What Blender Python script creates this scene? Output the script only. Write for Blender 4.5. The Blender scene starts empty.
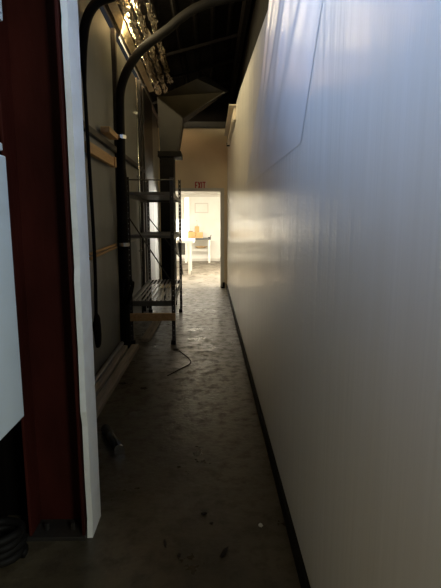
import bpy, bmesh, math, random
from mathutils import Vector, Matrix, noise
random.seed(7)
R = math.radians
scene = bpy.context.scene
col = scene.collection

# ---------------------------------------------------------------- camera
H = 1.45
cam_d = bpy.data.cameras.new('camera'); cam = bpy.data.objects.new('camera', cam_d); col.objects.link(cam)
cam_d.sensor_fit = 'VERTICAL'; cam_d.sensor_height = 24.0; cam_d.lens = 453.0 / 588.0 * 24.0
cam_d.clip_start = 0.02; cam_d.clip_end = 200
cam.location = (0, 0, H)
cam.rotation_euler = (R(90) - math.atan(72 / 453.0), 0, -math.atan(10.5 / 453.0 * math.cos(math.atan(72 / 453.0))))
scene.camera = cam

# ---------------------------------------------------------------- world, lights, exposure
w = bpy.data.worlds.new('world'); scene.world = w; w.use_nodes = True
w.node_tree.nodes['Background'].inputs[0].default_value = (0.60, 0.68, 0.78, 1)
w.node_tree.nodes['Background'].inputs[1].default_value = 0.03
def area(name, loc, direction, sx, sy, power, color, spread=180):
    d = bpy.data.lights.new(name, 'AREA'); d.shape = 'RECTANGLE'; d.size = sx; d.size_y = sy
    d.energy = power; d.color = color; d.spread = R(spread)
    o = bpy.data.objects.new(name, d); col.objects.link(o); o.location = loc
    o.rotation_euler = Vector(direction).to_track_quat('-Z', 'Y').to_euler()
    return o
# daylight from the high window band of the near room, left of and behind the camera
area('window_daylight', (-2.9, -2.0, 3.40), (1, 0.25, -0.15), 5.5, 1.5, 640, (0.42, 0.61, 1.0))
# daylight from the open bay far behind the camera
area('bay_daylight', (2.4, -2.0, 2.8), (-0.8, 1, -0.1), 1.3, 1.0, 130, (0.94, 1.0, 0.90))
# daylight along the open eave of the left wall
area('eave_daylight', (-1.20, 6.3, 3.645), (1, 0.3, -0.05), 4.4, 0.07, 130, (1.0, 0.82, 0.46))
# the strip of open sky seen past the roof edge
area('eave_sky', (-1.42, 6.0, 4.10), (1, 0, -1.2), 7.8, 0.8, 145, (1.0, 0.62, 0.30))
# the bright room beyond the door: its side window and an added, unseen ceiling fill
area('far_window_sun', (2.35, 13.2, 1.7), (-0.66, -0.95, -0.16), 1.2, 1.5, 560, (1.0, 0.96, 0.84))
area('far_ceiling_fill', (-0.7, 13.6, 2.40), (0, 0.25, -1), 3.0, 3.0, 400, (1.0, 0.92, 0.78))
vs = scene.view_settings
vs.view_transform = 'Standard'; vs.look = 'None'; vs.exposure = 0.0; vs.gamma = 1.0; vs.use_curve_mapping = False

# ---------------------------------------------------------------- helpers
def children(o): return [c for c in bpy.data.objects if c.parent == o]
class MB:
    def __init__(s): s.bm = bmesh.new()
    def _add(s, verts, faces):
        vs_ = [s.bm.verts.new(v) for v in verts]
        for f in faces:
            try: s.bm.faces.new([vs_[i] for i in f])
            except ValueError: pass
        return vs_
    def box(s, x0, x1, y0, y1, z0, z1, M=None):
        v = [Vector((x, y, z)) for x in (x0, x1) for y in (y0, y1) for z in (z0, z1)]
        if M: v = [M @ p for p in v]
        s._add(v, [(0, 1, 3, 2), (4, 6, 7, 5), (0, 4, 5, 1), (2, 3, 7, 6), (0, 2, 6, 4), (1, 5, 7, 3)])
        return s
    def prism(s, pts, a, b, axis='z', M=None):
        # closed outline pts (2d) extruded from a to b along axis
        def mk(p, t):
            q = {'z': (p[0], p[1], t), 'y': (p[0], t, p[1]), 'x': (t, p[0], p[1])}[axis]
            q = Vector(q); return M @ q if M else q
        n = len(pts)
        v = [mk(p, a) for p in pts] + [mk(p, b) for p in pts]
        s._add(v, [tuple(range(n))[::-1], tuple(range(n, 2 * n))] + [(i, (i + 1) % n, n + (i + 1) % n, n + i) for i in range(n)])
        return s
    def tube(s, pts, r, seg=12, ribs=None):
        pts = [Vector(p) for p in pts]; rings = []; up = None
        for i, p in enumerate(pts):
            t = (pts[min(i + 1, len(pts) - 1)] - pts[max(i - 1, 0)]).normalized()
            if up is None: up = t.orthogonal().normalized()
            up = (up - t * up.dot(t)).normalized(); sd = t.cross(up)
            rr = r[i] if isinstance(r, (list, tuple)) else r
            rings.append([s.bm.verts.new(p + (up * math.cos(a) + sd * math.sin(a)) * rr) for a in [2 * math.pi * k / seg for k in range(seg)]])
        for a, b in zip(rings, rings[1:]):
            for k in range(seg): s.bm.faces.new((a[k], a[(k + 1) % seg], b[(k + 1) % seg], b[k]))
        s.bm.faces.new(rings[0][::-1]); s.bm.faces.new(rings[-1])
        return s
    def blob(s, c, rx, ry, rz, seed=0, amp=0.25, sub=3):
        r = bmesh.ops.create_icosphere(s.bm, subdivisions=sub, radius=1.0)
        for v in r['verts']:
            k = 1 + amp * noise.noise(v.co * 1.8 + Vector((seed * 3.1, seed, 0)))
            v.co = Vector((c[0] + v.co.x * rx * k, c[1] + v.co.y * ry * k, c[2] + v.co.z * rz * k))
        return s
    def build(s, name, mat, parent=None, bevel=0, smooth=False, loc=None, rz=0):
        bmesh.ops.recalc_face_normals(s.bm, faces=s.bm.faces[:])
        me = bpy.data.meshes.new(name); s.bm.to_mesh(me); s.bm.free()
        me.materials.append(mat)
        o = bpy.data.objects.new(name, me); col.objects.link(o)
        if smooth:
            for p in me.polygons: p.use_smooth = True
        if bevel:
            m = o.modifiers.new('bevel', 'BEVEL'); m.width = bevel; m.segments = 2; m.limit_method = 'ANGLE'
        if parent: o.parent = parent
        if loc: o.location = loc
        if rz: o.rotation_euler.z = rz
        return o
def tag(o, label, cat, group=None):
    o['label'] = label; o['category'] = cat
    if group: o['group'] = group
    return o
def struct(o): o['kind'] = 'structure'; return o
def thing(name, label, cat, loc, rz=0, group=None):
    o = bpy.data.objects.new(name, None); col.objects.link(o); o.location = loc; o.rotation_euler.z = rz
    o.empty_display_size = 0.1
    return tag(o, label, cat, group)
def copy_tree(o, parent=None):
    c = o.copy(); col.objects.link(c)
    if parent: c.parent = parent
    for ch in children(o):
        if ch is not c: copy_tree(ch, c)
    return c
def smooth_path(pts, n=8):
    P = [Vector(p) for p in pts]; out = []
    for i in range(len(P) - 1):
        a = P[max(i - 1, 0)]; b = P[i]; c = P[i + 1]; d = P[min(i + 2, len(P) - 1)]
        for k in range(n):
            t = k / n
            out.append(0.5 * ((2 * b) + (c - a) * t + (2 * a - 5 * b + 4 * c - d) * t * t + (3 * b - a - 3 * c + d) * t ** 3))
    out.append(P[-1]); return out

# ---------------------------------------------------------------- materials
def mat(name, c, rough=0.6, metal=0.0, c2=None, scale=4.0, stretch=(1, 1, 1), bump=0.0, bscale=None, rough2=None, spec=0.5, detail=5, lo=0.35, hi=0.65, bdist=0.02):
    m = bpy.data.materials.new(name); m.use_nodes = True
    nt = m.node_tree; N = nt.nodes; L = nt.links; b = N['Principled BSDF']
    b.inputs['Base Color'].default_value = (*c, 1); b.inputs['Roughness'].default_value = rough
    b.inputs['Metallic'].default_value = metal; b.inputs['Specular IOR Level'].default_value = spec
    tc = N.new('ShaderNodeTexCoord'); mp = N.new('ShaderNodeMapping'); mp.inputs['Scale'].default_value = stretch
    L.new(tc.outputs['Object'], mp.inputs[0])
    nz = N.new('ShaderNodeTexNoise'); nz.inputs['Scale'].default_value = scale; nz.inputs['Detail'].default_value = detail
    L.new(mp.outputs[0], nz.inputs['Vector'])
    rp = N.new('ShaderNodeMapRange'); rp.inputs[1].default_value = lo; rp.inputs[2].default_value = hi
    L.new(nz.outputs[0], rp.inputs[0])
    if c2:
        mx = N.new('ShaderNodeMix'); mx.data_type = 'RGBA'
        mx.inputs[6].default_value = (*c, 1); mx.inputs[7].default_value = (*c2, 1)
        L.new(rp.outputs[0], mx.inputs[0]); L.new(mx.outputs[2], b.inputs['Base Color'])
    if rough2 is not None:
        r2 = N.new('ShaderNodeMapRange'); r2.inputs[3].default_value = rough; r2.inputs[4].default_value = rough2
        L.new(rp.outputs[0], r2.inputs[0]); L.new(r2.outputs[0], b.inputs['Roughness'])
    if bump:
        n2 = N.new('ShaderNodeTexNoise'); n2.inputs['Scale'].default_value = bscale or scale * 3; n2.inputs['Detail'].default_value = detail
        L.new(mp.outputs[0], n2.inputs['Vector'])
        bp = N.new('ShaderNodeBump'); bp.inputs['Strength'].default_value = bump; bp.inputs['Distance'].default_value = bdist
        L.new(n2.outputs[0], bp.inputs['Height']); L.new(bp.outputs[0], b.inputs['Normal'])
    return m
M = {}
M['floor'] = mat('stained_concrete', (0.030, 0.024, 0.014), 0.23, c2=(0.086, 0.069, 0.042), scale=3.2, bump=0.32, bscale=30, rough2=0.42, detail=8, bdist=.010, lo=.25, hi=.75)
def add_stains(m, dark, scale, lo, hi, rough_add, stretch=(1, 1, 1)):
    # a second, sharper layer of dirt: changes colour and gloss together
    nt = m.node_tree; N = nt.nodes; L = nt.links; b = N['Principled BSDF']
    tc = N.new('ShaderNodeTexCoord'); mp = N.new('ShaderNodeMapping'); mp.inputs['Scale'].default_value = stretch
    L.new(tc.outputs['Object'], mp.inputs[0])
    nz = N.new('ShaderNodeTexNoise'); nz.inputs['Scale'].default_value = scale; nz.inputs['Detail'].default_value = 8; nz.inputs['Roughness'].default_value = .65
    L.new(mp.outputs[0], nz.inputs['Vector'])
    rp = N.new('ShaderNodeMapRange'); rp.inputs[1].default_value = lo; rp.inputs[2].default_value = hi
    L.new(nz.outputs[0], rp.inputs[0])
    mx = N.new('ShaderNodeMix'); mx.data_type = 'RGBA'
    L.new(b.inputs['Base Color'].links[0].from_socket, mx.inputs[6]); mx.inputs[7].default_value = (*dark, 1)
    L.new(rp.outputs[0], mx.inputs[0]); L.new(mx.outputs[2], b.inputs['Base Color'])
    ma = N.new('ShaderNodeMath'); ma.operation = 'MULTIPLY_ADD'; ma.inputs[1].default_value = rough_add
    L.new(rp.outputs[0], ma.inputs[0]); L.new(b.inputs['Roughness'].links[0].from_socket, ma.inputs[2]); L.new(ma.outputs[0], b.inputs['Roughness'])
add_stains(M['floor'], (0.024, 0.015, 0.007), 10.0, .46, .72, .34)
M['floor_far'] = mat('worn_pale_tile', (0.19, 0.165, 0.125), 0.5, c2=(0.10, 0.08, 0.055), scale=2.6, bump=0.4, bscale=14, rough2=0.6, detail=9, stretch=(1, .6, 1))
add_stains(M['floor_far'], (0.055, 0.035, 0.018), 5.0, .52, .66, .2, (1, .5, 1))
M['wall_white'] = mat('white_gloss_panel', (0.74, 0.73, 0.71), 0.19, c2=(0.70, 0.685, 0.65), scale=1.2, stretch=(1, 7, 0.35), bump=0.12, bscale=2.6, rough2=0.25, spec=0.8, detail=3.2)
M['vinyl'] = mat('insulation_vinyl', (0.22, 0.225, 0.21), 0.5, c2=(0.18, 0.18, 0.165), scale=2.0, stretch=(1, 1, .6), bump=0.25, bscale=5)
M['drywall_edge'] = mat('painted_drywall', (0.92, 0.91, 0.86), 0.75, c2=(0.84, 0.83, 0.78), scale=9, bump=0.2, bscale=60)
M['cream_wall'] = mat('cream_wall_paint', (0.80, 0.66, 0.46), 0.7, c2=(0.74, 0.60, 0.40), scale=2)
M['bounce_wall'] = mat('tan_bounce_paint', (0.46, 0.36, 0.22), 0.7, c2=(0.42, 0.32, 0.19), scale=2)  # warm tone chosen to bounce light onto the right wall
M['far_white'] = mat('far_room_paint', (0.82, 0.80, 0.75), 0.7, c2=(0.77, 0.745, 0.68), scale=2.5)
M['trim_paint'] = mat('trim_paint', (0.60, 0.57, 0.51), 0.5)
M['red_iron'] = mat('red_oxide_steel', (0.046, 0.009, 0.006), 0.6, c2=(0.026, 0.005, 0.003), spec=.08, scale=5, stretch=(1, 1, .4), bump=0.1, bscale=40)
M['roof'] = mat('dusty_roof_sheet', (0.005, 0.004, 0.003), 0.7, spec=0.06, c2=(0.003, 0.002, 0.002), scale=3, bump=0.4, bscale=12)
M['foil'] = mat('crinkled_foil', (0.80, 0.70, 0.56), 0.13, metal=1.0, c2=(0.55, 0.46, 0.34), scale=9, bump=0.9, bscale=40, bdist=0.02)
M['facing'] = mat('tan_foil_facing', (0.50, 0.40, 0.25), 0.35, metal=0.3, c2=(0.38, 0.29, 0.17), scale=5, bump=.5, bscale=12)
M['black'] = mat('black_rubber', (0.0045, 0.004, 0.0035), 0.6, c2=(0.008, 0.007, 0.006), scale=8, spec=.08)
M['gloss_black'] = mat('glossy_black', (0.012, 0.012, 0.012), 0.2, scale=8)
M['dark'] = mat('dark_steel', (0.020, 0.018, 0.016), 0.5, metal=0.2, c2=(0.03, 0.024, 0.018), scale=10)
M['shelf'] = mat('grey_shelf_steel', (0.12, 0.115, 0.10), 0.5, metal=0.2, c2=(0.09, 0.08, 0.065), scale=7)
M['rod'] = mat('worn_steel_rod', (0.30, 0.28, 0.25), 0.4, metal=0.6)
M['silver'] = mat('galvanised_conduit', (0.6, 0.6, 0.58), 0.25, metal=1.0)
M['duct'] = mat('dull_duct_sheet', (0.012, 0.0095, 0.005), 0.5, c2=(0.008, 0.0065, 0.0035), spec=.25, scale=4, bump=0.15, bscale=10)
M['wood'] = mat('rough_lumber', (0.52, 0.33, 0.15), 0.7, c2=(0.40, 0.24, 0.10), scale=6, stretch=(6, .6, 6), bump=0.3, bscale=12)
M['old_wood'] = mat('dusty_lumber', (0.30, 0.25, 0.19), 0.8, c2=(0.19, 0.155, 0.11), scale=6, stretch=(6, .5, 6), bump=0.4, bscale=12)
M['plastic'] = mat('milky_plastic_film', (0.72, 0.72, 0.73), 0.24, c2=(0.68, 0.68, 0.68), scale=1.5, bump=.06, bscale=4, stretch=(1, 2, .6))
M['panel_grey'] = mat('blue_grey_enamel', (0.50, 0.56, 0.60), 0.45, c2=(0.46, 0.52, 0.56), scale=2)
M['red_letter'] = mat('red_sign_letter', (0.50, 0.05, 0.035), 0.5)
M['sign_face'] = mat('cream_sign_face', (0.78, 0.66, 0.54), 0.5)
M['card'] = mat('brown_cardboard', (0.62, 0.40, 0.17), 0.8, c2=(0.52, 0.32, 0.13), scale=3)
M['kraft'] = mat('tan_kraft_paper', (0.55, 0.38, 0.19), 0.8, c2=(0.35, 0.22, 0.10), scale=12)
M['white_paint'] = mat('white_paint', (0.78, 0.76, 0.70), 0.5)
M['grey_top'] = mat('grey_laminate', (0.07, 0.07, 0.065), 0.5)
M['fixture'] = mat('beige_enamel', (0.60, 0.52, 0.40), 0.5)
m_ = mat('daylit_pane', (0.9, 0.9, 0.88), 0.3); m_.node_tree.nodes['Principled BSDF'].inputs['Emission Color'].default_value = (1, .98, .92, 1); m_.node_tree.nodes['Principled BSDF'].inputs['Emission Strength'].default_value = 2.5; M['lit_pane'] = m_
M['paper'] = mat('white_paper', (0.8, 0.8, 0.76), 0.8)
M['dirt'] = mat('dark_debris', (0.02, 0.016, 0.012), 0.9)

# ---------------------------------------------------------------- setting
XL, XR, YE = -1.08, 0.376, 10.0
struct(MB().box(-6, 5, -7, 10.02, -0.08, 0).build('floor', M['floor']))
struct(MB().box(-6, 5, 10.02, 17.2, -0.08, 0).build('floor_far', M['floor_far']))
# right wall: long glossy panel with a sloping upper edge
mb = MB()
def ztop(y): return 2.55 + 0.095 * y if y > 1 else 2.645
mb.prism([(0.62, 0), (YE, 0), (YE, 3.46), (8.3, 3.20), (5.9, 3.06), (3.0, 2.78), (2.5, 2.73), (0.62, 2.73)], XR, XR + 0.11, 'x')
struct(mb.build('wall_right', M['wall_white']))
struct(MB().box(XR - 0.016, XR, 0.62, YE, 0, 0.085).build('baseboard_right', M['black']))
# dark wall above and behind the right wall, up to the roof
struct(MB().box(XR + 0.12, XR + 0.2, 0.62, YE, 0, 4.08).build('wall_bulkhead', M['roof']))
# left wall: quilted vinyl between girts
mb = MB()
ny, zs = 66, [0, .3, .7, 1.05, 1.17, 1.28, 1.6, 1.95, 2.18, 2.27, 2.36, 2.7, 3.1, 3.4, 3.58]
bul = [0, .02, .03, .02, 0, .02, .03, .02, .012, 0, .012, .03, .035, .02, 0]
g = []
for j in range(ny + 1):
    y = 2.0 + (YE - 2.0) * j / ny
    s = abs(math.sin(math.pi * (y - 5.5) / 1.9)) ** 0.4
    g.append([mb.bm.verts.new((XL + bul[i] * s - 0.03, y, z)) for i, z in enumerate(zs)])
for j in range(ny):
    for i in range(len(zs) - 1): mb.bm.faces.new((g[j][i], g[j + 1][i], g[j + 1][i + 1], g[j][i + 1]))
b = [mb.bm.verts.new(p) for p in ((XL - .14, 2, 0), (XL - .14, YE, 0), (XL - .14, YE, 3.58), (XL - .14, 2, 3.58))]
mb.bm.faces.new((b[0], b[3], b[2], b[1])); mb.bm.faces.new((b[3], g[0][-1], g[-1][-1], b[2]))
mb.bm.faces.new((b[0], b[1], g[-1][0], g[0][0]))
mb.bm.faces.new([b[0]] + g[0] + [b[3]]); mb.bm.faces.new([b[1], b[2]] + g[-1][::-1])
struct(mb.build('wall_left', M['vinyl'], smooth=True))
for n, (y0, y1) in enumerate(((5.46, 5.54), (7.32, 7.42), (7.62, 8.72))):  # last, widest panel added dark to block the door light on that stretch
    struct(MB().box(XL - .02, XL + .028, y0, y1, 0, 3.58).build('trim_%d' % (n + 1), M['dark']))
struct(MB().box(XL - .02, XL + .022, 2.0, 8.5, 2.235, 2.29).build('trim_4', M['dark']))
# end wall with the door opening
DX0, DX1, DZ = -0.80, 0.262, 2.13
mb = MB()
mb.box(-1.3, DX0, YE, YE + .14, 0, 3.46).box(DX1, .7, YE, YE + .14, 0, 3.46).box(DX0, DX1, YE, YE + .14, DZ, 3.46)
struct(mb.build('wall_end', M['cream_wall']))
struct(MB().box(-1.3, 1.2, YE - .05, YE + .14, 3.46, 4.3).build('wall_gable', M['roof']))
struct(MB().box(-1.1, .5, YE - .09, YE - .052, 3.40, 3.52).build('trim_5', M['dark']))
mb = MB()
mb.box(DX1 - .035, DX1 + .045, YE - .02, YE + .16, 0, DZ + .04).box(DX0 - .045, DX0 + .035, YE - .02, YE + .16, 0, DZ + .04).box(DX0 + .035, DX1 - .035, YE - .02, YE + .16, DZ - .03, DZ + .04)
struct(mb.build('trim_6', M['trim_paint'], bevel=.004))
# roof: ribbed sheet rising to the right, 0.27 slope
SL = 0.27
def rz(x): return 3.70 + SL * (x - XL)
mb = MB(); xs = []
x = -1.115
while x < 1.6:
    xs += [(x, 0), (x + .03, .03), (x + .06, .03), (x + .09, 0), (x + .22, 0)]; x += .225
lo = [(x_, rz(x_) - dz) for x_, dz in xs]; hi = [(x_, rz(x_) + .06) for x_, dz in xs][::-1]
mb.prism(lo + hi, 2.12, YE + .3, 'y')
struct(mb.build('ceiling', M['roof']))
for n, y in enumerate((6.87, 7.87, 9.0)):
    Mx = Matrix.Translation((XL, y, 3.70)) @ Matrix.Rotation(-math.atan(SL), 4, 'Y')
    struct(MB().box(0, 1.75, -.02, .02, -.07, -.03, M=Mx).build('trim_%d' % (n + 7), M['roof']))
struct(MB().box(.40, .46, 2.0, YE - .05, rz(.43) - .30, rz(.43) - .03).build('trim_10', M['roof']))
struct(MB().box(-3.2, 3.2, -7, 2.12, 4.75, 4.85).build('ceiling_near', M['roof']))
# near room: partition end, added unseen wall on the left that blocks low window daylight
mb = MB()
zz = [0.0, .09, .3, .55, .62, .9, 1.2, 1.26, 1.5, 1.9, 2.2, 2.24, 2.3, 2.36, 2.40]
jag = [0.0, .012, .004, .008, -.008, .002, -.003, .010, .004, .008, .002, .010, 0, .004, 0]
out = [(1.915 + j, z) for z, j in zip(zz, jag)] + [(2.075, 2.40), (2.075, 0)]
mb.prism(out, -.575, -.550, 'x')
struct(mb.build('wall_partition', M['drywall_edge']))
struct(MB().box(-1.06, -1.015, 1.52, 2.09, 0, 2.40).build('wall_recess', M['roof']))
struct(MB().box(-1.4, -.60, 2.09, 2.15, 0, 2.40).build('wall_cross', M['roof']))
struct(MB().box(-1.06, -.98, -5.0, 1.52, 0, 2.40).build('wall_light_block', M['bounce_wall']))  # added out of view: cuts daylight low down, bounces warm light back
# room beyond the door
struct(MB().box(-3.2, 3.0, 17.0, 17.1, 0, 2.6).build('wall_back', M['far_white']))
struct(MB().box(-3.3, -3.2, YE + .14, 17.1, 0, 2.6).build('wall_far_left', M['far_white']))
struct(MB().box(2.5, 2.6, YE + .14, 17.1, 0, 2.6).build('wall_far_right', M['far_white']))
struct(MB().box(-3.3, 3.0, YE + .14, 17.1, 2.45, 2.55).build('ceiling_far', M['far_white']))
struct(MB().box(-3.3, -1.3, YE, YE + .14, 0, 2.6).box(.7, 3.0, YE, YE + .14, 0, 2.6).build('wall_far_front', M['far_white']))
struct(MB().box(-3.2, 2.5, 16.97, 17.0, 0, .10).build('baseboard_back', M['trim_paint']))
struct(MB().box(-3.2, 2.5, 16.96, 17.0, 2.36, 2.45).build('trim_11', M['trim_paint']))
mb = MB()
for a in ((-.56, -.06, 2.11, 2.14), (-.56, -.06, 1.78, 1.81), (-.56, -.53, 1.81, 2.11), (-.09, -.06, 1.81, 2.11)):
    mb.box(a[0], a[1], 16.975, 17.0, a[2], a[3])
struct(mb.build('trim_12', M['trim_paint']))

mb = MB()
for a in ((-.95, -.92, 1.1, 2.36), (-.78, -.75, 1.1, 2.36), (-.92, -.78, 1.1, 1.14), (-.92, -.78, 2.32, 2.36)): mb.box(a[0], a[1], 16.95, 17.0, a[2], a[3])
o = struct(mb.build('window_1', M['white_paint']))
MB().box(-.92, -.78, 16.985, 16.995, 1.14, 2.32).build('pane', M['lit_pane'], o)

# ---------------------------------------------------------------- red column
t = thing('steel_column', 'dark red steel column beside the white drywall edge, close on the left', 'column', (-.70, 1.98, 0))
MB().box(-.125, .105, .045, .055, .02, 3.62).build('web', M['red_iron'], t)
MB().box(-.137, -.125, -.075, .10, .02, 3.62).build('flange', M['red_iron'], t, bevel=.002)
MB().box(.105, .117, -.075, .10, .02, 3.62).build('flange', M['red_iron'], t, bevel=.002)
MB().box(-.155, .12, -.085, .105, 0, .02).build('base_plate', M['dark'], t, bevel=.002)
for sx in (-.07, .05):
    MB().tube([(sx, -.03, .02), (sx, -.03, .055)], .011, 6).build('anchor_bolt', M['dark'], t)

# ---------------------------------------------------------------- grey cabinets far left
t = thing('electrical_cabinet', 'blue-grey wall cabinet with a gap below its top lip, left of the red column', 'cabinet', (-.97, 1.30, 0))
MB().box(0, .22, 0, .445, .677, 1.690).build('body', M['panel_grey'], t, bevel=.006)
MB().box(0, .215, -.02, .435, 1.706, 1.735).build('top_lip', M['panel_grey'], t, bevel=.004)
MB().box(0, .17, 0, .42, 1.69, 1.706).build('gasket', M['black'], t)
MB().box(.22, .232, .015, .09, 1.15, 1.26).build('latch', M['dark'], t, bevel=.004)
t = thing('junction_box', 'small grey box at the top left corner of the photo, above the blue-grey cabinet', 'box', (-.97, 1.45, 2.17))
MB().box(0, .22, 0, .355, 0, .45).build('body', M['panel_grey'], t, bevel=.006)
MB().box(.22, .226, .02, .335, .02, .43).build('cover', M['panel_grey'], t, bevel=.003)
# dark hose coil in the shadow
mb = MB(); pts = []
for k in range(90):
    a = k * .28; pts.append((.085 * math.cos(a) + .006 * math.sin(k), .085 * math.sin(a), .025 + .0014 * k))
mb.tube(pts, .018, 8)
tag(mb.build('hose_coil', M['black'], smooth=True, loc=(-.905, 1.78, 0)), 'dark coiled hose on the floor in shadow at the foot of the grey cabinet', 'hose')

# ---------------------------------------------------------------- black hoses along the left wall
YH = 5.16
t = thing('flexible_duct', 'black pipe rising from the floor and arching across the roof beside the shelving', 'pipe', (-.985, YH, 0))
P = [(-.99, YH + .0, 0), (-.985, YH, .6), (-.975, YH, 1.5), (-.968, YH, 2.3), (-.966, YH, 2.6), (-.954, YH, 2.83), (-.893, YH, 3.01), (-.779, YH, 3.185), (-.645, YH, 3.31), (-.43, YH, 3.46), (-.262, YH, 3.59), (-.046, YH, 3.70), (.277, YH, 3.775), (.62, YH, 3.82)]
base = Vector((-.985, YH, 0))
pth = smooth_path(P, 8)
MB().tube([p - base for p in pth], [.058 if p.z < 2.0 else .047 for p in pth], 14).build('pipe', M['black'], t, smooth=True)
for z in (2.36, 1.2): MB().tube([Vector((.015, 0, z - .02)), Vector((.015, 0, z + .02))], .064, 14).build('clamp', M['silver'], t)
MB().box(-.085, -.045, -.018, .018, 2.40, 2.43).build('wall_bracket', M['silver'], t)
mb = MB()
for k in range(5):
    a0 = k * .5; pts = []
    for q in range(17):
        a = 2 * math.pi * q / 16
        pts.append((.07 + .02 * k * math.cos(a0) + .03 * math.sin(a), -.05 - .015 * k + .05 * math.cos(a), .62 + .025 * k + .11 * math.sin(a + .3 * k)))
    mb.tube(pts, .011, 6)
mb.build('cord_bundle', M['black'], t, smooth=True)
YN = 3.95
t = thing('hose', 'black hose hanging behind the drywall edge and curving up to the roof', 'hose', (-1.0, YN, .5))
P = [(-1.02, YN, .46), (-1.01, YN, .62), (-1.0, YN, 1.2), (-1.01, YN, 1.9), (-1.02, YN, 2.5), (-1.017, YN, 2.85), (-.985, YN, 3.04), (-.90, YN, 3.17), (-.75, YN, 3.23), (-.5, YN, 3.31), (-.2, YN, 3.45), (.2, YN, 3.7)]
base = Vector((-1.0, YN, .5)); pth = smooth_path(P, 8)
MB().tube([p - base for p in pth], [.015 + .024 * min(1, max(0, (p.z - 2.55) / .4)) for p in pth], 12).build('pipe', M['black'], t, smooth=True)
MB().blob((-.005, 0, .0), .035, .045, .17, 3).build('end_wrap', M['black'], t, smooth=True)
# galvanised conduit on the wall
t = thing('metal_conduit', 'shiny galvanised conduit running straight up the left wall above the shelving', 'conduit', (XL + .027, 6.95, 0))
MB().tube([(0, 0, .05), (0, 0, 3.5)], .015, 10).build('pipe', M['silver'], t, smooth=True)
for z in (1.0, 2.1, 3.0): MB().box(-.03, .014, -.03, .03, z, z + .03).build('strap', M['silver'], t)

# ---------------------------------------------------------------- rails on the left wall
t = thing('wooden_rail', 'bare yellow-brown lumber rail on the left wall between drywall edge and black pipe', 'lumber', (XL + .02, 4.02, 2.085))
MB().box(0, .04, 0, .99, -.05, .045).build('board', M['wood'], t, bevel=.004)
MB().box(0, .055, .99, 1.05, -.055, .05).build('end_block', M['wood'], t, bevel=.003)
tag(MB().box(0, .09, 0, .42, -.025, .03).build('wood_block', M['wood'], bevel=.004, loc=(XL + .01, 4.66, 2.345)), 'short wooden block held at the clamp of the black pipe, above the lumber rail', 'wood block')
t = thing('wall_strut', 'thin brown double strut along the left wall at hip height', 'rail', (XL + .02, 4.02, 1.155))
MB().tube([(0, 0, -.025), (0.02, 1.04, .02)], .014, 8).build('rod', M['wood'], t, smooth=True)
MB().tube([(0, 0, .015), (0.02, 1.04, .05)], .014, 8).build('rod', M['wood'], t, smooth=True)
tag(MB().tube([(0, 0, 0), (0, 1.2, .0)], .012, 8).build('wall_strut', M['rod'], smooth=True, loc=(XL + .035, 5.32, 1.20)), 'short pale strut on the left wall behind the shelving, just beyond the black pipe', 'rail')

# ---------------------------------------------------------------- shelving unit
t = thing('shelving_unit', 'open dark metal shelving unit with two solid shelves and a slatted bottom deck', 'shelving', (-.685, 5.27, 0), R(1.1))
WX, WY = .27, 2.0
def post(x, y, sx, sy, h):
    mb = MB(); W, T = .042, .004
    mb.box(0, sx * .017, 0, sy * T, 0, h).box(sx * (W - .017), sx * W, 0, sy * T, 0, h)
    mb.box(0, sx * T, 0, sy * W, 0, h)
    z = 0
    while z < h:
        mb.box(sx * .017, sx * (W - .017), 0, sy * T, z, min(h, z + .048)); z += .06
    o = mb.build('post', M['dark'], t); o.location = (x, y, 0)
    MB().box(-.004, sx * .055, -.004, sy * .05, 0, .05).build('foot', M['black'], o)
post(-WX, 0, 1, 1, 1.95); post(WX, 0, -1, 1, 1.95); post(-WX, WY, 1, -1, 2.1); post(WX, WY, -1, -1, 2.1)
for z in (1.755, 1.265):
    o = MB().box(-WX + .006, WX - .006, .006, WY - .006, z + .028, z + .034).build('shelf', M['shelf'], t)
    MB().box(-WX + .005, WX - .005, .004, .010, z, z + .034).build('front_lip', M['shelf'], o)
    MB().box(-WX + .005, WX - .005, WY - .010, WY - .004, z, z + .034).build('back_lip', M['shelf'], o)
    MB().box(WX - .010, WX - .004, .01, WY - .01, z - .02, z + .034).build('side_lip', M['shelf'], o)
    MB().box(-WX + .004, -WX + .010, .01, WY - .01, z - .02, z + .034).build('side_lip', M['shelf'], o)
fr = MB().box(-WX + .005, WX - .005, .002, .03, .47, .53).box(-WX + .005, WX - .005, WY - .03, WY - .002, .47, .53).box(-WX + .004, -WX + .03, .03, WY - .03, .47, .53).box(WX - .03, WX - .004, .03, WY - .03, .47, .53).build('deck_frame', M['shelf'], t)
for k in range(9):
    x = -WX + .06 + k * (2 * WX - .12) / 8
    MB().box(x - .009, x + .009, .005, WY - .005, .53, .540).build('slat', M['rod'], t)
MB().box(-WX + .0, WX - .0, -.02, .02, .295, .385).build('wooden_board', M['wood'], t, bevel=.003)['label'] = 'raw wooden board across the front under the deck'
def bar(a, b, r=.009): return MB().tube([a, b], r, 6).build('brace', M['dark'], t)
bar((-WX, -.012, 1.55), (WX, -.012, .70)); bar((-WX, WY + .012, 1.55), (WX, WY + .012, .85)); bar((WX + .012, .6, 1.22), (WX + .012, WY, .62))
bar((-WX, -.004, 1.92), (WX, -.004, 1.92), .008)

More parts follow.
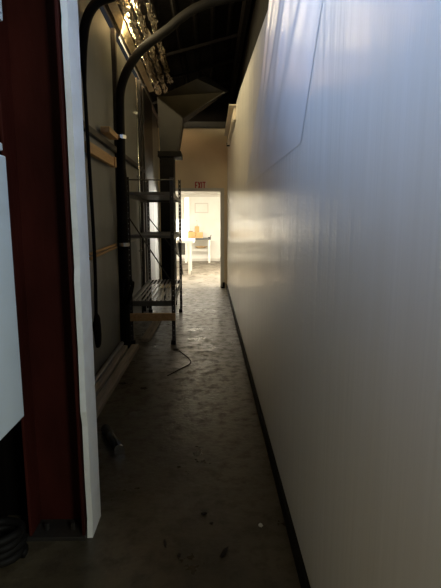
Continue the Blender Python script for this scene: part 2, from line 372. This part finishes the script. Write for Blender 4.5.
# ---------------------------------------------------------------- duct
t = thing('air_duct', 'dull grey sheet-metal duct with a mitred elbow above the black drop beside the door', 'duct', (-.66, 7.6, 0))
def loft(rings, name, m, parent, bevel=0):
    mb = MB(); vs_ = [[mb.bm.verts.new(p) for p in r] for r in rings]; n = len(rings[0])
    for a, b_ in zip(vs_, vs_[1:]):
        for k in range(n): mb.bm.faces.new((a[k], a[(k + 1) % n], b_[(k + 1) % n], b_[k]))
    mb.bm.faces.new(vs_[0][::-1]); mb.bm.faces.new(vs_[-1])
    return mb.build(name, m, parent, bevel)
ox = -.66
r0 = [(-.802 - ox, 0, 2.58), (-.512 - ox, 0, 2.58), (-.512 - ox, .35, 2.58), (-.802 - ox, .35, 2.58)]
r1 = [(-.832 - ox, 0, 3.406), (-.425 - ox, 0, 3.091), (-.425 - ox, .40, 3.091), (-.832 - ox, .40, 3.406)]
r2 = [(-.18 - ox, -.75, 3.46), (.226 - ox, -.6, 3.327), (.30 - ox, -.15, 3.46), (-.05 - ox, -.15, 3.68)]
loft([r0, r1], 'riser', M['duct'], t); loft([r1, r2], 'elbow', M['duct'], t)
mb = MB()
sea = [Vector(r1[0]), Vector(r1[1])]
mb.tube([sea[0] + Vector((0, -.004, 0)), sea[1] + Vector((0, -.004, 0))], .008, 6)
mb.tube([Vector(r1[1]) + Vector((0, -.004, 0)), Vector(r2[1])], .008, 6)
mb.build('seam', M['duct'], t)
MB().box(-.84 - ox, -.462 - ox, -.03, .40, 2.49, 2.58).build('collar', M['black'], t, bevel=.008)
MB().box(-.815 - ox, -.585 - ox, 0, .34, .47, 2.49).build('drop', M['black'], t, bevel=.006)
for sx in (-.80, -.60):
    MB().box(sx - ox - .012, sx - ox + .012, .30, .33, 0, .47).build('leg', M['dark'], t)

# ---------------------------------------------------------------- torn foil strips under the eave side of the roof
def foil(x0, w_, y0, y1, seed, drop, crinkle, label):
    mb = MB(); nx, ny_ = 9, int((y1 - y0) * 40); g = []
    for j in range(ny_ + 1):
        y = y0 + (y1 - y0) * j / ny_; row = []
        for i in range(nx + 1):
            u = i / nx
            e = .5 * noise.noise(Vector((seed, y * 3.1, u))) + .5 * noise.noise(Vector((seed + 9, y * 11, u * 3)))
            x = x0 + w_ * u + crinkle * (.05 * e if i in (0, nx) else .012 * e)
            z = rz(x) - .075 - drop * math.sin(math.pi * u) - crinkle * (.04 * abs(e) + .03 * noise.noise(Vector((y * 15, u * 5, seed))) + .015 * noise.noise(Vector((y * 38, u * 9, seed))))
            row.append(mb.bm.verts.new((x, y, z)))
        g.append(row)
    for j in range(ny_):
        for i in range(nx): mb.bm.faces.new((g[j][i], g[j + 1][i], g[j + 1][i + 1], g[j][i + 1]))
    o = mb.build('foil_strip', M['foil' if crinkle > .5 else 'facing'])
    s = o.modifiers.new('thick', 'SOLIDIFY'); s.thickness = .004
    return tag(o, label, 'foil insulation', 'crinkled foil strips under the roof')
foil(-1.03, .085, 4.9, 8.2, 1, .0, .15, 'smooth foil strip under the roof, the one right along the bright eave')
foil(-.92, .085, 4.9, 8.4, 5, .03, 1, 'crinkled foil strip under the roof, second from the bright eave')
foil(-.80, .07, 4.9, 8.4, 12, .03, 1, 'crinkled foil strip under the roof, third from the bright eave')
foil(-.685, .07, 5.2, 8.0, 19, .02, 1, 'crinkled foil strip under the roof, furthest from the bright eave')

# ---------------------------------------------------------------- beige fixture high on the right wall
t = thing('light_fixture', 'long beige housing fixed high on the white wall near the far end', 'light fixture', (XR, 6.5, 2.95))
MB().prism([(-.05, -.06), (0, -.06), (0, .12), (-.03, .12)], .25, 2.4, 'y').build('housing', M['fixture'], t, bevel=.004)
MB().box(-.10, 0, .2, 2.5, .12, .135).build('top_flange', M['fixture'], t)
MB().box(-.055, 0, 2.4, 2.45, -.08, -.02).build('end_cap', M['black'], t)

# ---------------------------------------------------------------- plastic sheet draped over the upper right wall
mb = MB(); nu, nv = 70, 34; g = []
for j in range(nv + 1):
    v = j / nv; row = []
    for i in range(nu + 1):
        u = i / nu
        yb, yt = 1.93 + u * (4.83 - 1.93), 1.25 + u * (3.0 - 1.25)
        zb, zt = 1.77 + .045 * u, 2.66 + .085 * u
        y = yb + (yt - yb) * v; z = zb + (zt - zb) * v
        f = (u - .5) * 9 + (v - .3) * 1.5
        d = .010 + .008 * v * math.sin(u * 15 + 2.5 * noise.noise(Vector((u * 3, v * 2, 1)))) + .007 * noise.noise(Vector((u * 11, v * 2.2, 4))) * (.4 + v)
        d += .009 * v * v * max(0, 1 - u * 2.2) * (1 + math.sin(46 * (u + .22 * v)))
        e = min(1, u * 3, (1 - u) * 8, v * 5); e = e * e * (3 - 2 * e)
        row.append(mb.bm.verts.new((XR - .0016 - 1.5 * max(.0, d) * e, y, z)))
    g.append(row)
for j in range(nv):
    for i in range(nu): mb.bm.faces.new((g[j][i], g[j][i + 1], g[j + 1][i + 1], g[j + 1][i]))
o = mb.build('plastic_sheet', M['plastic'], smooth=True)
m_ = o.modifiers.new('thick', 'SOLIDIFY'); m_.thickness = .0006; m_.use_rim = False
tag(o, 'bluish-white wrinkled plastic sheet hanging over the upper part of the white right wall', 'plastic sheet')

# ---------------------------------------------------------------- exit sign
t = thing('exit_sign', 'red-lettered EXIT sign on the wall above the bright doorway', 'sign', (-.195, YE - .012, 2.225))
MB().box(-.14, .14, 0, .012, -.095, .095).build('panel', M['sign_face'], t, bevel=.003)
LH, s_ = .155, .023
def stroke(a, b, wd=s_):
    a, b = Vector(a), Vector(b); d = (b - a).normalized(); n = Vector((-d.y, d.x)) * wd * .5
    return [tuple(a + n), tuple(a - n), tuple(b - n), tuple(b + n)]
def letter(name, x, strokes):
    mb = MB()
    for st in strokes: mb.prism([(x + p[0], p[1] - LH / 2) for p in stroke(*st)], -.005, .0, 'y')
    mb.build(name, M['red_letter'], t)
letter('letter', -.122, [((.009, 0), (.009, LH)), ((.017, .009), (.052, .009)), ((.017, LH / 2), (.046, LH / 2)), ((.017, LH - .009), (.052, LH - .009))])
letter('letter', -.060, [((.006, 0), (.052, LH)), ((.052, 0), (.006, LH))])
letter('letter', .010, [((.010, 0), (.010, LH))])
letter('letter', .040, [((.032, 0), (.032, LH - .016)), ((0, LH - .009), (.064, LH - .009))])
# black door stop at the foot of the right jamb
t = thing('door_stop', 'small black door stop at the foot of the right door jamb', 'door stop', (.262, YE - .075, 0))
MB().box(-.02, .06, 0, .05, 0, .03).build('base', M['black'], t, bevel=.004)
MB().box(.015, .06, .01, .05, .03, .13).build('arm', M['black'], t, bevel=.004)

# ---------------------------------------------------------------- far room furniture
t = thing('work_table', 'table with dark grey top standing by the back wall of the bright room', 'table', (-.43, 16.3, 0))
MB().box(-.5, .46, -.05, .5, .825, .885).build('tabletop', M['grey_top'], t, bevel=.004)
for x, y in ((-.44, .0), (.40, .0), (-.44, .43), (.40, .43)): MB().box(x - .035, x + .035, y - .03, y + .03, 0, .825).build('leg', M['white_paint'], t)
MB().box(-.40, .36, .41, .44, .41, .46).build('stretcher', M['white_paint'], t)
t = thing('bench', 'tall white bench nearest the doorway on the left, holding a white box', 'table', (-.85, 13.2, 0))
MB().box(-.6, .40, -.65, .55, .88, .965).build('tabletop', M['white_paint'], t, bevel=.005)
for x, y in ((.27, -.60), (.27, .45), (-.52, -.60), (-.52, .45)): MB().box(x - .03, x + .03, y - .03, y + .03, 0, .88).build('leg', M['white_paint'], t)
MB().box(-.1, .16, -.58, -.50, .55, .88).build('drawer_box', M['grey_top'], t, bevel=.004)
t = thing('white_carton', 'white box standing on the tall white bench inside the doorway', 'box', (-.80, 13.2, .965))
MB().box(-.2, .15, -.2, .25, 0, .53).build('body', M['white_paint'], t, bevel=.006)
MB().box(-.205, .155, -.205, .255, .50, .545).build('lid', M['white_paint'], t, bevel=.004)
def carton(x, y, z, sx, sy, sz, label):
    t = thing('cardboard_box', label, 'box', (x, y, z), group='cardboard boxes on the far table')
    MB().box(-sx / 2, sx / 2, -sy / 2, sy / 2, 0, sz).build('body', M['card'], t, bevel=.004)
    MB().box(-sx / 2 - .002, sx / 2 + .002, -.025, .025, .02, sz + .003).build('tape', M['kraft'], t)
carton(-.655, 16.45, .885, .27, .3, .21, 'brown cardboard box on the far table, left one of the bottom pair')
carton(-.385, 16.45, .885, .25, .3, .20, 'brown cardboard box on the far table, right one of the bottom pair')
carton(-.465, 16.42, 1.095, .15, .2, .20, 'small brown cardboard box stacked on top of the other two')
t = thing('white_bottle', 'white bottle standing on top of the small cardboard box', 'bottle', (-.515 + .04, 16.42, 1.298))
MB().tube([(0, 0, 0), (0, 0, .13), (0, 0, .16), (0, 0, .17)], [.045, .045, .03, .02], 14).build('body', M['white_paint'], t, smooth=True)
MB().tube([(0, 0, .17), (0, 0, .21)], .022, 12).build('cap', M['trim_paint'], t)
tag(MB().box(-.07, .07, -.05, .05, 0, .03).build('tape_roll', M['kraft'], loc=(-.69, 16.45, 1.098), bevel=.008), 'flat tan packet lying on the left cardboard box', 'packet')
t = thing('hand_tool', 'small dark tool lying at the right end of the far table', 'tool', (-.02, 16.4, .885))
MB().box(-.05, .05, -.02, .02, 0, .03).build('body', M['black'], t, bevel=.005)
MB().tube([(.03, 0, .02), (.06, 0, .11)], .013, 8).build('handle', M['black'], t)
mb = MB()
mb.blob((0, 0, .05), .20, .06, .04, 3, .7).bm.verts.ensure_lookup_table()
tag(mb.build('paper_bundle', M['kraft'], loc=(-.35, 16.725, .49), rz=.2), 'crumpled tan paper lying on the rail under the far table', 'paper')

# ---------------------------------------------------------------- lumber along the foot of the left wall
def plank(x0, y0, x1, y1, wd, th, z, label, m='old_wood'):
    d = Vector((x1 - x0, y1 - y0, 0)); L_ = d.length
    o = MB().box(-wd / 2, wd / 2, 0, L_, 0, th).build('plank', M[m], bevel=.004, loc=(x0, y0, z), rz=math.atan2(-d.x, d.y))
    return tag(o, label, 'lumber', 'lumber along the foot of the left wall')
plank(-.895, 2.5, -.875, 5.15, .085, .045, 0, 'dusty floor plank along the left wall, the one nearest the aisle')
plank(-1.0, 2.4, -.995, 5.05, .075, .06, 0, 'dusty floor plank pushed up against the foot of the left wall')
plank(-.948, 2.7, -.945, 4.9, .05, .035, .061, 'thin dusty plank lying across the top of the two floor planks')
tag(MB().tube([(0, 0, 0), (-.01, 2.45, 0)], .022, 10).build('metal_pipe', M['rod'], smooth=True, loc=(-1.0, 2.6, .083)), 'dull pipe lying on the planks along the foot of the left wall', 'pipe')
tag(MB().box(-.05, .05, 0, 1.3, 0, .045).build('plank', M['old_wood'], bevel=.004, loc=(-.80, 5.4, 0), rz=-.02), 'short plank on the floor under the front of the slatted deck', 'lumber', 'lumber along the foot of the left wall')

# ---------------------------------------------------------------- bits on the floor
t = thing('pipe_offcut', 'short black cylinder with a shiny rim lying on the concrete floor', 'tube', (-.655, 2.83, .033), R(27))
MB().tube([(0, -.17, 0), (0, .17, 0)], .032, 16).build('tube', M['gloss_black'], t, smooth=True)
MB().tube([(0, -.178, 0), (0, -.17, 0)], .034, 16).build('rim', M['silver'], t)
pts = smooth_path([(-.41, 4.15, .004), (-.30, 4.35, .004), (-.21, 4.53, .004), (-.24, 4.72, .004), (-.36, 5.0, .004)], 6)
tag(MB().tube(pts, .004, 6).build('cable', M['black'], smooth=True), 'thin dark cable curling across the floor in front of the shelving', 'cable')
for (x, y, a, b_, rot, lab) in ((-.21, 1.865, .012, .05, .2, 'long dark chip on the near floor, leftmost of the near chips'),
        (-.142, 1.79, .014, .014, 0, 'tiny dark chip on the near floor beside the long one'),
        (-.035, 2.077, .026, .012, .3, 'flat dark chip on the near floor, furthest of the near chips'),
        (.002, 2.0, .016, .012, 0, 'small dark chip just right of the flat one on the near floor'),
        (.057, 1.803, .018, .055, -.5, 'slanted dark chip on the near floor, closest to the white wall'),
        (-.587, 3.826, .05, .05, .4, 'dark clump on the floor near the lumber'),
        (-.40, 5.05, .05, .07, .4, 'dark clump on the floor just in front of the shelving post')):
    tag(MB().blob((0, 0, .004), a * .55, b_ * .6, .005, x * 9, .6).build('debris_chip', M['dirt'], loc=(x, y, 0), rz=rot), lab, 'debris', 'dark debris on the floor')
tag(MB().blob((0, 0, .004), .010, .013, .005, 4, .5).build('paper_scrap', M['paper'], loc=(.239, 1.98, 0)), 'tiny white scrap on the near floor by the white wall', 'scrap')
tag(MB().blob((0, 0, .004), .03, .035, .005, 4, .5).build('paper_scrap', M['shelf'], loc=(-.589, 3.29, 0)), 'faint grey scrap on the floor beyond the black cylinder', 'scrap')
